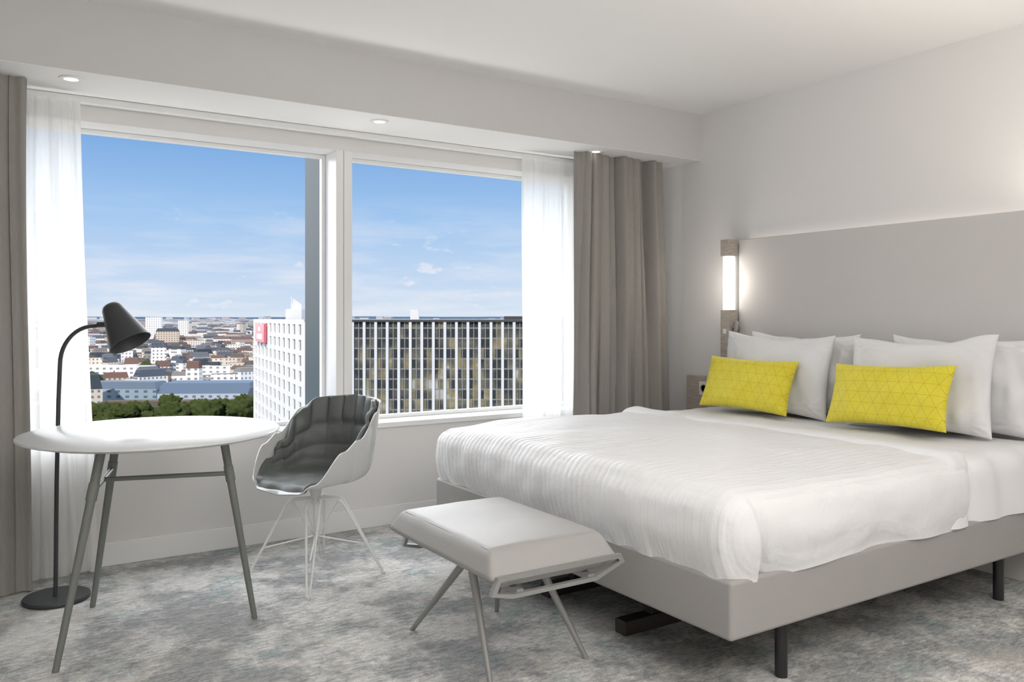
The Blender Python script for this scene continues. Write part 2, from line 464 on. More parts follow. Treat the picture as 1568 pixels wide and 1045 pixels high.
def yellowmat():
    m,nt,N,L,b=newmat('yellow_geometric')
    M=M_(N,L)
    tc=N.new('ShaderNodeTexCoord'); sx=N.new('ShaderNodeSeparateXYZ'); L.new(tc.outputs['Object'],sx.inputs[0])
    res=None
    for an in (0,60,120):
        a=math.radians(an+30)
        d=M('ADD',M('MULTIPLY',sx.outputs['X'],math.cos(a)/0.052),M('MULTIPLY',sx.outputs['Z'],math.sin(a)/0.052))
        fr=M('FRACT',M('ADD',d,100.0))
        l=M('LESS_THAN',fr,0.045)
        res=l if res is None else M('MAXIMUM',res,l)
    n=N.new('ShaderNodeTexNoise'); n.inputs['Scale'].default_value=14; L.new(tc.outputs['Object'],n.inputs['Vector'])
    mx=N.new('ShaderNodeMix'); mx.data_type='RGBA'; mx.inputs[6].default_value=(0.66,0.55,0.025,1); mx.inputs[7].default_value=(0.80,0.70,0.06,1); L.new(n.outputs['Fac'],mx.inputs[0])
    m2=N.new('ShaderNodeMix'); m2.data_type='RGBA'; m2.inputs[7].default_value=(0.46,0.32,0.01,1); L.new(M('MULTIPLY',res,0.55),m2.inputs[0]); L.new(mx.outputs[2],m2.inputs[6])
    L.new(m2.outputs[2],b.inputs['Base Color']); b.inputs['Roughness'].default_value=0.6; b.inputs['Specular IOR Level'].default_value=0.3
    b.inputs['Sheen Weight'].default_value=0.2
    return m
ym=yellowmat()
for i,(x,y,z,tl,yw,rl,wd) in enumerate([(3.580,3.160,0.828,20,3,1,0.60),(3.570,2.305,0.834,18,-3,-2,0.63)]):
    p=pillow('throw_pillow' if i==0 else 'throw_pillow.001',wd,0.305,0.12,ym,9+i,crease=0.009)
    place(p,x,y,z,tl,yw,rl)

# ------------------------------------------------------------------ sconce
sx,sy=3.915,3.60
hw=0.037
sc=[box('top_block',sx-hw,sx+hw,sy-hw,sy+hw,1.585,1.69,oak,0.003),
    lathe('diffuser',[(0,1.25),(0.034,1.25),(0.0365,1.26),(0.0365,1.575),(0.034,1.586),(0,1.586)],(sx,sy,0),glow,32),
    box('lower_post',sx-hw,sx+hw,sy-hw,sy+hw,0.955,1.25,oak,0.003),
    box('backplate',sx+hw,XW-0.002,sy-0.018,sy+0.018,0.97,1.67,plastic,0.002)]
group('wall_sconce',sc,(sx,sy,1.3))
rl=[lathe('arm_joint',[(0,0),(0.010,0),(0.010,0.05),(0,0.05)],(sx-0.005,sy-hw,1.14),benchmetal,20,axis=(0,-1,0)),
    lathe('spot_head',[(0,0),(0.012,0),(0.014,0.01),(0.014,0.075),(0.011,0.08),(0,0.08)],(sx-0.02,sy-hw-0.035,1.10),benchmetal,24,axis=(0.15,-0.1,1)),
    box('toggle',sx-hw-0.006,sx-hw+0.001,sy-0.012,sy+0.012,1.10,1.13,plastic,0.002)]
group('reading_lamp',rl,(sx,sy-hw,1.12))

ns=[box('back_panel',XW-0.034,XW-0.016,3.66,4.03,0.12,0.815,oak,0.002),
    box('cabinet',3.60,XW-0.034,3.70,4.01,0.15,0.50,oak,0.004),
    box('drawer_front',3.592,3.60,3.71,4.00,0.16,0.49,oak,0.002),
    boxes('feet',[(3.63,3.66,3.73,3.76,0,0.15),(3.63,3.66,3.96,3.99,0,0.15),(3.93,3.96,3.73,3.76,0,0.15),(3.93,3.96,3.96,3.99,0,0.15)],black)]
group('nightstand',ns,(3.8,3.86,0))
so=[box('plate',XW-0.042,XW-0.034,3.825,3.91,0.69,0.78,plastic,0.004),
    lathe('socket_ring',[(0,0.0),(0.021,0.0),(0.024,0.003),(0.027,0.003),(0.028,0)],(XW-0.042,3.8675,0.735),benchmetal,32,axis=(-1,0,0))]
group('wall_outlet',so,(XW-0.04,3.86,0.72))

# ------------------------------------------------------------------ bench
bx0,bx1,by0,by1=1.27,1.765,2.10,2.86
def bdisp(p,n):
    q=p.copy()
    t=(p.z-0.37)/0.118
    cx=(bx0+bx1)/2; cy=(by0+by1)/2
    if t>0.33: ix=0.030*(t-0.33)/0.67; iy=0.065*(t-0.33)/0.67
    else: ix=0.055*(0.33-t)/0.33; iy=0.03*(0.33-t)/0.33
    q.x=cx+(p.x-cx)*(1-ix/((bx1-bx0)/2)); q.y=cy+(p.y-cy)*(1-iy/((by1-by0)/2))
    if n.z>0.5:
        ex=1-((p.x-cx)/0.25)**2; ey=1-((p.y-cy)/0.39)**2
        q.z+=0.012*max(0,ex)**0.5*max(0,ey)**0.5-0.008*math.exp(-((p.y-cy)/0.16)**2)*max(0,ex)
    q+=n*0.002*noise.noise(p*9)
    return q
bp=[softbox('cushion',bx0,bx1,by0,by1,0.37,0.484,0.020,leather,0.010,bdisp,bottom=True)]
def seam_loop(z,x0,x1,y0,y1,r,name):
    pts=[]
    for (cx,cy,a0) in ((x1-r,y1-r,0),(x0+r,y1-r,90),(x0+r,y0+r,180),(x1-r,y0+r,270)):
        for k in range(7):
            a=math.radians(a0+15*k); pts.append((cx+r*math.cos(a),cy+r*math.sin(a),z))
    pts.append(pts[0]); return tube(name,pts,0.0028,leather,8)
bp.append(seam_loop(0.4815,bx0+0.036,bx1-0.036,by0+0.072,by1-0.072,0.018,'piping'))
def endframe(name,y,ins=0.0):
    outer=[(1.262,0.368),(1.287,0.420),(1.765,0.420),(1.778,0.392),(1.66,0.350),(1.34,0.350)]
    inner=[(1.282,0.374),(1.297,0.407),(1.750,0.407),(1.758,0.399),(1.655,0.363),(1.345,0.363)]
    def sh(p): return (1.52+(p[0]-1.52)*(1-ins),p[1]-ins*0.12)
    outer=[sh(p) for p in outer]; inner=[sh(p) for p in inner]
    V=[];F=[]
    d=0.018
    for yy in (y-d/2,y+d/2):
        V+=[(a,yy,b) for a,b in outer]; V+=[(a,yy,b) for a,b in inner]
    n=6
    for i in range(n):
        j=(i+1)%n
        F+= [(i,j,n+j,n+i),(2*n+i,3*n+i,3*n+j,2*n+j),(i,2*n+i,2*n+j,j),(n+i,n+j,3*n+j,3*n+i)]
    return mk(name,V,F,benchmetal)
bp.append(endframe('end_frame_1',by0-0.004)); bp.append(endframe('end_frame_2',by1-0.06,0.16))
bp.append(boxes('rails',[(1.36,1.385,by0,by1-0.06,0.352,0.370),(1.635,1.66,by0,by1-0.06,0.352,0.370),(1.385,1.635,2.40,2.43,0.352,0.369),(1.385,1.635,2.63,2.66,0.352,0.369)],benchmetal))
for i,(a,c) in enumerate([((1.39,2.43,0.358),(1.38,2.285,0.0)),((1.63,2.40,0.358),(1.775,2.29,0.0)),((1.44,2.53,0.358),(1.375,2.865,0.0)),((1.63,2.63,0.358),(1.755,2.86,0.0))]):
    bp.append(tube('leg_%d'%(i+1),[a,c],0.012,benchmetal,14,radii=[0.015,0.009]))
group('upholstered_bench',bp,(1.52,2.49,0))

# ------------------------------------------------------------------ round table
tc_=(0.555,3.485)
tp_=[lathe('top',[(0,0.734),(0.43,0.734),(0.465,0.743),(0.475,0.748),(0.475,0.754),(0.472,0.757),(0,0.757)],(tc_[0],tc_[1],0),tabletop,128,split=60)]
feet={'A':(0.195,3.173),'B':(0.899,3.309),'C':(0.369,3.806)}
tops={'A':(0.345,3.255),'B':(0.785,3.345),'C':(0.445,3.665)}
def legpt(k,z):
    f=Vector((*feet[k],0)); t=Vector((*tops[k],0))
    p=f+(t-f)*(z/0.735); p.z=z; return p
for i,k in enumerate('ABC'):
    tp_.append(tube('leg_%d'%(i+1),[legpt(k,0.0),legpt(k,0.70),legpt(k,0.735)],0.014,tableleg,16,radii=[0.011,0.0165,0.017]))
zb=0.585
a,b_,c=legpt('A',zb),legpt('B',zb),legpt('C',zb)
mid=(a+c)/2
tp_.append(tube('crossbar_1',[a,c],0.009,tableleg,12)); tp_.append(tube('crossbar_2',[mid,b_],0.009,tableleg,12))
for k,nm in (('A','clamp_1'),('C','clamp_2'),('B','clamp_3')):
    tp_.append(tube(nm,[legpt(k,zb-0.03),legpt(k,zb+0.03)],0.0185,tableleg,16))
tp_.append(lathe('hub_plate',[(0,0.724),(0.16,0.724),(0.16,0.734),(0,0.734)],(tc_[0],tc_[1]-0.04,0),tableleg,32))
group('round_table',tp_,(tc_[0],tc_[1],0))

# ------------------------------------------------------------------ floor lamp
lx,ly=0.25,3.99
P0=Vector((lx,ly,0))
def LP(r,z,f=0): return P0+Rv*r+Fv*f+Vector((0,0,z))
fl=[lathe('base',[(0,0),(0.128,0),(0.130,0.004),(0.130,0.014),(0.127,0.018),(0,0.018)],P0,lampm,64)]
pts=[LP(-0.005,0.015),LP(0.0,0.5),LP(0.008,0.85),LP(0.014,1.0)]
for k in range(1,12):
    a=math.radians(k*90/11)
    pts.append(LP(0.014+0.145*(1-math.cos(a)),1.0+0.165*math.sin(a)))
pts.append(LP(0.195,1.172))
fl.append(tube('stem',pts,0.0085,lampm,14))
ax=(Rv*0.52+Vector((0,0,-0.85))-Fv*0.14).normalized()
top=LP(0.226,1.258)
fl.append(lathe('shade',[(0,0),(0.02,0.001),(0.034,0.008),(0.042,0.022),(0.047,0.045),(0.086,0.19),(0.0875,0.195),(0.0845,0.195),(0.081,0.185),(0.044,0.047),(0.036,0.02),(0,0.012)],top,lampm,56,axis=ax,split=50))
fl.append(lathe('bulb',[(0,0.06),(0.02,0.065),(0.03,0.09),(0.026,0.12),(0,0.13)],top,plastic,24,axis=ax))
fl.append(lathe('neck',[(0,-0.0),(0.012,0),(0.012,0.05),(0,0.05)],LP(0.175,1.172),lampm,20,axis=Rv))
group('floor_lamp',fl,tuple(P0))

# ------------------------------------------------------------------ chair
cc=Vector((1.285,3.70,0)); fa=math.radians(207)
cf=Vector((math.cos(fa),math.sin(fa),0)); cl=Vector((-math.sin(fa),math.cos(fa),0))
def CH(x,y,z): return cc+cf*x+cl*y+Vector((0,0,z))
PROF=[(0,0),(0.45,0.0),(0.70,0.02),(0.84,0.08),(0.91,0.22),(0.955,0.5),(1.0,1.0)]
def prof(s):
    k=s*(len(PROF)-1); i=min(int(k),len(PROF)-2); t=k-i
    def cr(p0,p1,p2,p3,t): return 0.5*((2*p1)+(-p0+p2)*t+(2*p0-5*p1+4*p2-p3)*t*t+(-p0+3*p1-3*p2+p3)*t**3)
    g=lambda j:PROF[min(max(j,0),len(PROF)-1)]
    return tuple(cr(g(i-1)[c],g(i)[c],g(i+1)[c],g(i+2)[c],t) for c in (0,1))
RISE=[(0,-0.015),(0.16,-0.01),(0.24,0.02),(0.40,0.15),(0.52,0.20),(0.66,0.31),(0.74,0.355),(1.0,0.365)]
AX=[(0,0.235),(0.25,0.285),(0.5,0.265),(0.72,0.285),(1.0,0.26)]
def shellpt(th,s,off=0.0,sc=1.0,dz=0.0):
    t=abs(th)/math.pi
    rf,zf=prof(s)
    rise=lerp_table(RISE,t)*sc; a=lerp_table(AX,t)
    r=rf*a-off*(rf**3)
    z=0.445+zf*rise+dz*(1-zf)
    if t<0.3: z-=0.015*(rf**4)*(1-t/0.3)
    z+=0.012*rf*rf*(1 if t<0.5 else 0.4)*(0.5 if t<.2 else 1)
    lean=0.06*max(0,zf)*max(0,(t-0.5)*2)
    return (r*math.cos(th)-lean-0.0, r*math.sin(th)*0.95, z)
def shell(name,off,sc,dz,smax,thick,mat,quilt=False,n=240,m=60):
    V=[];F=[]
    for i in range(m+1):
        s0=i/m
        for j in range(n):
            th=-math.pi+2*math.pi*j/n
            t=abs(th)/math.pi
            s=s0*(smax(t) if callable(smax) else smax)
            x,y,z=shellpt(th,s,off,sc,dz)
            if quilt:
                rf,zf=prof(s)
                if t>0.38:
                    k=min(1,max(0,(zf-0.06)*5))*min(1,(t-0.38)*8)
                    q=abs(math.sin(th*10))**0.5
                    bandz=abs(math.sin(max(0,zf-0.02)*3.3*math.pi))**0.5
                    col=0.55+0.45*abs(math.sin(th*5))**0.4
                    up_=min(1,max(0,(zf-0.60)*14))
                    st=0.014*math.exp(-((zf-0.61)/0.03)**2)
                    d=k*(0.018*q*up_+0.015*bandz*col*(1-up_)-st)+0.007*noise.noise(Vector((x*16,y*16,z*22)))
                    x-=math.cos(th)*d; y-=math.sin(th)*d
                else:
                    z+=0.005*math.cos(x*22)*(1-zf)+0.008*noise.noise(Vector((x*12,y*12,2)))
            V.append(CH(x,y,z))
    for i in range(m):
        for j in range(n):
            F.append((i*n+j,i*n+(j+1)%n,(i+1)*n+(j+1)%n,(i+1)*n+j))
    ob=mk(name,V,F,mat,True)
    bm=bmesh.new(); bm.from_mesh(ob.data); bmesh.ops.remove_doubles(bm,verts=bm.verts,dist=1e-4)
    bmesh.ops.recalc_face_normals(bm,faces=bm.faces); bm.to_mesh(ob.data); bm.free()
    ob.data.polygons.foreach_set('use_smooth',[True]*len(ob.data.polygons))
    sd=ob.modifiers.new('sol','SOLIDIFY'); sd.thickness=thick; sd.offset=0
    return ob
ch=[shell('shell',0.0,1.0,0.0,1.0,0.007,shellm)]
def padmax(t):
    return lerp_table([(0,1.0),(0.20,0.99),(0.30,0.86),(0.42,0.84),(0.52,0.93),(0.60,1.0),(1,1.012)],t)
ch.append(shell('seat_pad',0.016,1.0,0.016,padmax,0.018,chairpad,True))
ch.append(lathe('hub',[(0,0.34),(0.022,0.34),(0.026,0.40),(0.05,0.432),(0.0,0.440)],cc,wirem,24))
ch.append(tube('stem',[cc+Vector((0,0,0.17)),cc+Vector((0,0,0.36))],0.011,wirem,12))
for i in range(4):
    a=math.radians(248+90*i-3)
    d=Vector((math.cos(a),math.sin(a),0)); e=Vector((-d.y,d.x,0))
    for sg in (-1,1):
        ch.append(tube('leg_%d_rod_%d'%(i+1,1 if sg<0 else 2),[cc+e*sg*0.012+Vector((0,0,0.365)),cc+d*0.10+e*sg*0.03+Vector((0,0,0.362)),cc+d*0.125+e*sg*0.03+Vector((0,0,0.345)),cc+d*0.31+e*sg*0.006+Vector((0,0,0.006))],0.0055,wirem,10))
        ch.append(tube('leg_%d_stay_%d'%(i+1,1 if sg<0 else 2),[cc+Vector((0,0,0.18)),cc+d*0.112+e*sg*0.03+Vector((0,0,0.357))],0.0038,wirem,8))
    ch.append(tube('leg_%d_brace'%(i+1),[cc+Vector((0,0,0.19)),cc+d*0.235+Vector((0,0,0.14))],0.0038,wirem,8))
    ch.append(lathe('leg_%d_glide'%(i+1),[(0,0),(0.011,0),(0.011,0.012),(0,0.014)],cc+d*0.31,wirem,16))
group('armchair',ch,tuple(cc))

# ------------------------------------------------------------------ city
def CW(lat,dep,z=0.0):
    p=Fv*dep+Rv*lat; return Vector((p.x,p.y,z))
GZ=-60.0
class Batch:
    def __init__(s): s.V=[];s.F=[];s.C=[]
    def block(s,lat,dep,w,d,z0,z1,yaw,wall,roof,hip=0.0):
        ca,sa=math.cos(yaw),math.sin(yaw)
        o=len(s.V)
        def pt(a,b_,z):
            l=lat+a*ca-b_*sa; dd=dep+a*sa+b_*ca
            return CW(l,dd,z)
        q=[(-w/2,-d/2),(w/2,-d/2),(w/2,d/2),(-w/2,d/2)]
        s.V+=[pt(a,b_,z0) for a,b_ in q]+[pt(a,b_,z1) for a,b_ in q]
        s.F+=[(o+0,o+1,o+5,o+4),(o+1,o+2,o+6,o+5),(o+2,o+3,o+7,o+6),(o+3,o+0,o+4,o+7)]
        s.C+=[wall]*4
        if hip>0:
            o2=len(s.V)
            s.V+=[pt(a*0.86,b_*0.6,z1+hip) for a,b_ in q]
            s.F+=[(o+4,o+5,o2+1,o2),(o+5,o+6,o2+2,o2+1),(o+6,o+7,o2+3,o2+2),(o+7,o+4,o2,o2+3),(o2,o2+1,o2+2,o2+3)]
            s.C+=[roof]*5
        else:
            s.F.append((o+4,o+5,o+6,o+7)); s.C.append(roof)
    def build(s,name,mat):
        me=bpy.data.meshes.new(name); me.from_pydata([tuple(v) for v in s.V],[],s.F); me.update()
        at=me.color_attributes.new('Col','FLOAT_COLOR','CORNER')
        data=[]
        for p,c in zip(me.polygons,s.C):
            for _ in p.loop_indices: data+= [c[0],c[1],c[2],1.0]
        at.data.foreach_set('color',data)
        ob=bpy.data.objects.new(name,me); scene.collection.objects.link(ob); me.materials.append(mat); return ob
cm,nt,N,L,b=newmat('city_masonry')
M=M_(N,L)
vc=N.new('ShaderNodeVertexColor'); vc.layer_name='Col'
geo=N.new('ShaderNodeNewGeometry'); sp=N.new('ShaderNodeSeparateXYZ'); L.new(geo.outputs['Position'],sp.inputs[0]); sn_=N.new('ShaderNodeSeparateXYZ'); L.new(geo.outputs['Normal'],sn_.inputs[0])
fz=M('FRACT',M('ADD',M('DIVIDE',sp.outputs['Z'],3.3),100)); wz=M('MULTIPLY',M('GREATER_THAN',fz,0.3),M('LESS_THAN',fz,0.75))
fx=M('FRACT',M('ADD',M('DIVIDE',M('ADD',sp.outputs['X'],M('MULTIPLY',sp.outputs['Y'],0.45)),3.2),1000)); wx=M('LESS_THAN',fx,0.42)
vert=M('LESS_THAN',M('ABSOLUTE',sn_.outputs['Z']),0.3)
wmask=M('MULTIPLY',M('MULTIPLY',wz,wx),vert)
mx=N.new('ShaderNodeMix'); mx.data_type='RGBA'; L.new(M('MULTIPLY',wmask,0.75),mx.inputs[0]); L.new(vc.outputs[0],mx.inputs[6]); mx.inputs[7].default_value=(0.07,0.08,0.10,1)
L.new(mx.outputs[2],b.inputs['Base Color']); b.inputs['Roughness'].default_value=0.9; b.inputs['Specular IOR Level'].default_value=0.0
rnd=random.Random(11)
B=Batch()
walls=[(0.84,0.77,0.65),(0.90,0.86,0.78),(0.66,0.54,0.42),(0.96,0.95,0.92),(0.50,0.38,0.29),(0.78,0.70,0.58),(0.92,0.90,0.86),(0.92,0.90,0.86)]
roofs=[(0.10,0.115,0.135),(0.14,0.15,0.16),(0.19,0.11,0.08),(0.06,0.065,0.07),(0.26,0.24,0.21),(0.15,0.115,0.09)]
haze=(0.38,0.44,0.52)  # aerial haze, blended into wall and roof colours by distance
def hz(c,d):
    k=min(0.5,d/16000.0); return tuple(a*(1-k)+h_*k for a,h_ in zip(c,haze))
trees_near=[(-0.495,430,20,9,15),(-0.365,440,24,12,18),(-0.44,420,20,4,11),(-0.30,455,12,3,12),(-0.58,440,25,6,14)]
for (d0,d1,st,hmin,hmax) in ((580,1300,22,10,24),(1300,4200,38,14,30),(4200,12000,115,14,44)):
    d=d0
    while d<d1:
        lat=-1.0*d
        while lat<0.1*d:
            la=lat+rnd.uniform(-.3,.3)*st; de=d+rnd.uniform(-.3,.3)*st
            if rnd.random()<0.88:
                w=st*rnd.uniform(0.4,1.0); dd=st*rnd.uniform(0.25,0.5)
                h=rnd.uniform(hmin,hmax)*(1.7 if rnd.random()<0.025 else 1)
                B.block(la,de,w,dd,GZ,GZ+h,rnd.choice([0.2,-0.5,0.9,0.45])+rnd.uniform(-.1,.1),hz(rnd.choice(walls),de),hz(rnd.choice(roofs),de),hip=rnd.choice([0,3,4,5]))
            lat+=st
        d+=st*0.95
Wt=(0.93,0.92,0.90)
B.block(-0.484*640,640,60,18,GZ,-36,0.02,Wt,(0.5,0.5,0.48))
B.block(-0.350*650,650,44,14,GZ,-37,0.0,Wt,(0.5,0.5,0.48))
B.block(-0.436*1500,1500,26,26,GZ,2.5,0.3,Wt,(0.7,0.7,0.7))
B.block(-0.40*1700,1700,20,20,GZ,-4,0.3,(0.8,0.78,0.74),(0.4,0.4,0.4))
B.block(-0.27*1400,1400,60,26,GZ,-5,0.2,(0.5,0.5,0.52),(0.3,0.3,0.3))
B.block(-0.365*530,530,62,40,GZ,-46,0.05,(0.45,0.5,0.56),(0.13,0.17,0.22),hip=6)
B.block(-0.47*520,520,50,22,GZ,-43,-0.05,(0.30,0.38,0.44),(0.14,0.17,0.21),hip=4)
B.block(-0.53*480,480,26,26,GZ,-40,0.5,(0.7,0.64,0.54),(0.06,0.07,0.08),hip=8)
B.block(-0.41*470,470,90,16,GZ,-50,0.08,(0.70,0.56,0.40),(0.12,0.10,0.08),hip=4)
B.block(-0.29*480,480,30,20,GZ,-44,0.3,(0.74,0.66,0.52),(0.09,0.10,0.13),hip=5)
B.block(-0.46*400,400,70,14,GZ,-56,0.1,(0.06,0.28,0.34),(0.3,0.32,0.32))
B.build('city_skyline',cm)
hm=pmat('distant_hills',(0.075,0.11,0.15),1.0,var=0.3,vscale=0.002,spec=0.0)  # bluish haze of distance is part of this colour
V=[];F=[]
n=160
for i in range(n+1):
    lat=-16000+26000*i/n
    hh=GZ+72+30*noise.noise(Vector((lat*0.0003,1,0)))+16*noise.noise(Vector((lat*0.0014,4,0)))
    V+=[CW(lat,12200,GZ-100),CW(lat,13000,hh-12),CW(lat,13800,hh+8),CW(lat,16500,GZ-60)]
for i in range(n):
    for k in range(3):
        o=i*4+k; F.append((o,o+4,o+5,o+1))
mk('distant_hills',V,F,hm,True)
gmz=pmat('ground_city',(0.10,0.105,0.10),1.0,var=0.4,vscale=0.01,spec=0.0)
mk('ground_exterior',[CW(-20000,20,GZ),CW(16000,20,GZ),CW(16000,16000,GZ),CW(-20000,16000,GZ)],[(0,1,2,3)],gmz)
treem=pmat('tree_foliage',(0.055,0.070,0.022),0.95,var=0.6,vscale=0.5,bump=1.0,bscale=1.0,spec=0.0)
V=[];F=[]
bm=bmesh.new(); bmesh.ops.create_icosphere(bm,subdivisions=4,radius=1.0); bv=[v.co.copy() for v in bm.verts]; bf=[tuple(v.index for v in f.verts) for f in bm.faces]; bm.free()
bm=bmesh.new(); bmesh.ops.create_icosphere(bm,subdivisions=2,radius=1.0); bv2=[v.co.copy() for v in bm.verts]; bf2=[tuple(v.index for v in f.verts) for f in bm.faces]; bm.free()
def tree(lat,dep,r,h,fine=True):
    o=len(V); c=CW(lat,dep,GZ+h-r*0.8); s=rnd.uniform(0,99)
    for v in (bv if fine else bv2):
        k=1+0.35*noise.noise(v*1.8+Vector((s,0,0)))+0.28*noise.noise(v*5+Vector((s,2,0)))+(0.18*noise.noise(v*12+Vector((s,2,0))) if fine else 0)
        V.append(c+Vector((v.x*r*k,v.y*r*k,v.z*r*0.8*k)))
    F.extend([tuple(i+o for i in f) for f in (bf if fine else bf2)])
for (u,dep,sp_,cnt,h0) in trees_near:
    for k in range(cnt): tree(u*dep+rnd.uniform(-sp_,sp_),dep+rnd.uniform(-14,12),rnd.uniform(4.5,8),h0+rnd.uniform(-3,2))
for k in range(140):
    dep=rnd.uniform(560,2600); tree(rnd.uniform(-0.75,-0.2)*dep,dep,rnd.uniform(6,12),rnd.uniform(12,22),False)
mk('park_trees',V,F,treem,True)

# office building
fm,nt,N,L,b=newmat('office_glazing')
M=M_(N,L)
geo=N.new('ShaderNodeNewGeometry'); sp=N.new('ShaderNodeSeparateXYZ'); L.new(geo.outputs['Position'],sp.inputs[0])
along=M('ADD',M('MULTIPLY',sp.outputs['X'],Rv.x),M('MULTIPLY',sp.outputs['Y'],Rv.y))
zz=M('ADD',M('DIVIDE',sp.outputs['Z'],1.12),200); aa=M('ADD',M('DIVIDE',M('ADD',along,22.6),0.63),200)
band=M('LESS_THAN',M('FRACT',zz),0.14)
cmb=N.new('ShaderNodeCombineXYZ'); L.new(M('FLOOR',aa),cmb.inputs[0]); L.new(M('FLOOR',zz),cmb.inputs[1])
wn=N.new('ShaderNodeTexWhiteNoise'); wn.noise_dimensions='2D'; L.new(cmb.outputs[0],wn.inputs['Vector'])
cm2=N.new('ShaderNodeCombineXYZ'); L.new(M('MULTIPLY',along,0.22),cm2.inputs[0]); L.new(M('MULTIPLY',sp.outputs['Z'],0.25),cm2.inputs[1])
ns_=N.new('ShaderNodeTexNoise'); ns_.inputs['Scale'].default_value=1.6; ns_.inputs['Detail'].default_value=5; L.new(cm2.outputs[0],ns_.inputs['Vector'])
low=N.new('ShaderNodeMapRange'); low.inputs['From Min'].default_value=0.0; low.inputs['From Max'].default_value=-9.0; low.inputs['To Min'].default_value=-0.05; low.inputs['To Max'].default_value=0.05; L.new(sp.outputs['Z'],low.inputs['Value'])
val=M('ADD',M('ADD',M('MULTIPLY',ns_.outputs['Fac'],0.70),M('MULTIPLY',wn.outputs['Value'],0.26)),low.outputs[0])
cr=N.new('ShaderNodeValToRGB')
es=cr.color_ramp.elements; es[0].position=0.38; es[0].color=(0.035,0.04,0.043,1); es[1].position=0.48; es[1].color=(0.095,0.095,0.085,1)
e=es.new(0.55); e.color=(0.17,0.155,0.105,1); e=es.new(0.61); e.color=(0.27,0.225,0.11,1); e=es.new(0.67); e.color=(0.38,0.39,0.37,1)  # gold stops paint reflected yellow trees into the glass colour
L.new(val,cr.inputs[0])
mx=N.new('ShaderNodeMix'); mx.data_type='RGBA'; L.new(band,mx.inputs[0]); L.new(cr.outputs[0],mx.inputs[6]); mx.inputs[7].default_value=(0.24,0.23,0.215,1)
L.new(mx.outputs[2],b.inputs['Base Color']); b.inputs['Roughness'].default_value=0.5; b.inputs['Specular IOR Level'].default_value=0.1
finm=pmat('office_fins',(0.64,0.64,0.63),0.5,spec=0.2)
fin2=pmat('office_mullions',(0.28,0.28,0.27),0.5,spec=0.2)
whitef=pmat('office_white_cladding',(0.78,0.77,0.75),0.5,spec=0.2)
roofm=pmat('office_roof',(0.06,0.06,0.06),0.8)
signm=pmat('sign_red',(0.66,0.14,0.18),0.4)
C0=(-22.6,90.0); C1=(42.0,90.0); C2=(42.0,128.0); C3=(-40.0,128.0)
TOP=1.0
def wallquad(name,a,c,z0,z1,mat): return mk(name,[CW(*a,z0),CW(*c,z0),CW(*c,z1),CW(*a,z1)],[(0,1,2,3)],mat)
ob=[wallquad('glazing_front',C0,C1,GZ,TOP,fm),wallquad('facade_side',C3,C0,GZ,TOP,pmat('office_side_glass',(0.20,0.21,0.22),0.4)),
    wallquad('facade_far',C1,C2,GZ,TOP,whitef),wallquad('facade_rear',C2,C3,GZ,TOP,whitef),
    mk('roof',[CW(*C0,TOP-0.02),CW(*C1,TOP-0.02),CW(*C2,TOP-0.02),CW(*C3,TOP-0.02)],[(0,1,2,3)],roofm)]
def fins(name,a,c,step,w,d,z0,z1,mat,horiz=None,s0=0.0):
    A=Vector(a);C=Vector(c);t=(C-A);Ln=t.length;t.normalize();nn=Vector((t.y,-t.x))
    V=[];F=[]
    def bx(p,q,w0,w1,za,zb_):
        o=len(V)
        for z in (za,zb_):
            for (s,e_) in ((p,w0),(q,w0),(q,w1),(p,w1)):
                r=A+t*s+nn*e_; V.append(CW(r.x,r.y,z))
        F.extend([tuple(i+o for i in f) for f in BF])
    s=s0
    while s<Ln: bx(s,s+w,-0.02,d,z0,z1); s+=step
    if horiz:
        st,th,dd=horiz; z=z1-th
        while z>z0: bx(0,Ln,-0.02,dd,z,z+th); z-=st
    return mk(name,V,F,mat)
ob.append(fins('fins_front',C0,C1,1.26,0.30,0.40,GZ,TOP-0.25,finm))
ob.append(fins('mullions_front',C0,C1,1.26,0.08,0.15,GZ,TOP-0.25,fin2,s0=0.74))
ob.append(fins('fins_side',C3,C0,3.7,1.1,0.30,GZ,TOP,whitef,(1.75,0.55,0.15)))
ob.append(fins('parapet',C0,C1,200,0.1,0.2,TOP-0.3,TOP,roofm,(50,0.22,0.5)))
def cwbox(name,l0,l1,d0,d1,z0,z1,mat):
    V=[CW(l,d,z) for z in (z0,z1) for (l,d) in ((l0,d0),(l1,d0),(l1,d1),(l0,d1))]
    return mk(name,V,BF,mat)
def sidebox(name,t0,t1,o0,o1,z0,z1,mat):
    A=Vector(C0);D=Vector(C3)-A; nn=Vector((-D.y,D.x)).normalized()
    V=[]
    for z in (z0,z1):
        for (t,o) in ((t0,o0),(t1,o0),(t1,o1),(t0,o1)):
            r=A+D*t+nn*o; V.append(CW(r.x,r.y,z))
    return mk(name,V,BF,mat)
ob.append(sidebox('sign',0.66,0.87,0.3,0.7,-2.3,0.4,signm))
ob.append(sidebox('sign_lettering',0.70,0.83,0.7,0.74,-1.9,-1.1,whitef))
ob.append(sidebox('sign_lettering_top',0.74,0.80,0.7,0.74,-0.7,-0.1,whitef))
ob.append(cwbox('roof_plant',-28.4,-26.4,103,106,TOP-0.1,TOP+1.3,whitef))
ob.append(cwbox('roof_mast',-28.0,-27.85,104,104.15,TOP+1.2,TOP+2.9,finm))
ob.append(mk('roof_sail',[CW(-27.8,104,TOP+1.3),CW(-26.7,104,TOP+1.3),CW(-26.7,104.2,TOP+1.9),CW(-27.8,104.2,TOP+2.7)],[(0,1,2,3)],finm))
ob.append(cwbox('chimney',-12.4,-11.4,100,101,TOP-0.1,TOP+1.2,whitef))
ob.append(cwbox('roof_units',-1.0,3.0,104,108,TOP-0.1,TOP+0.4,roofm))
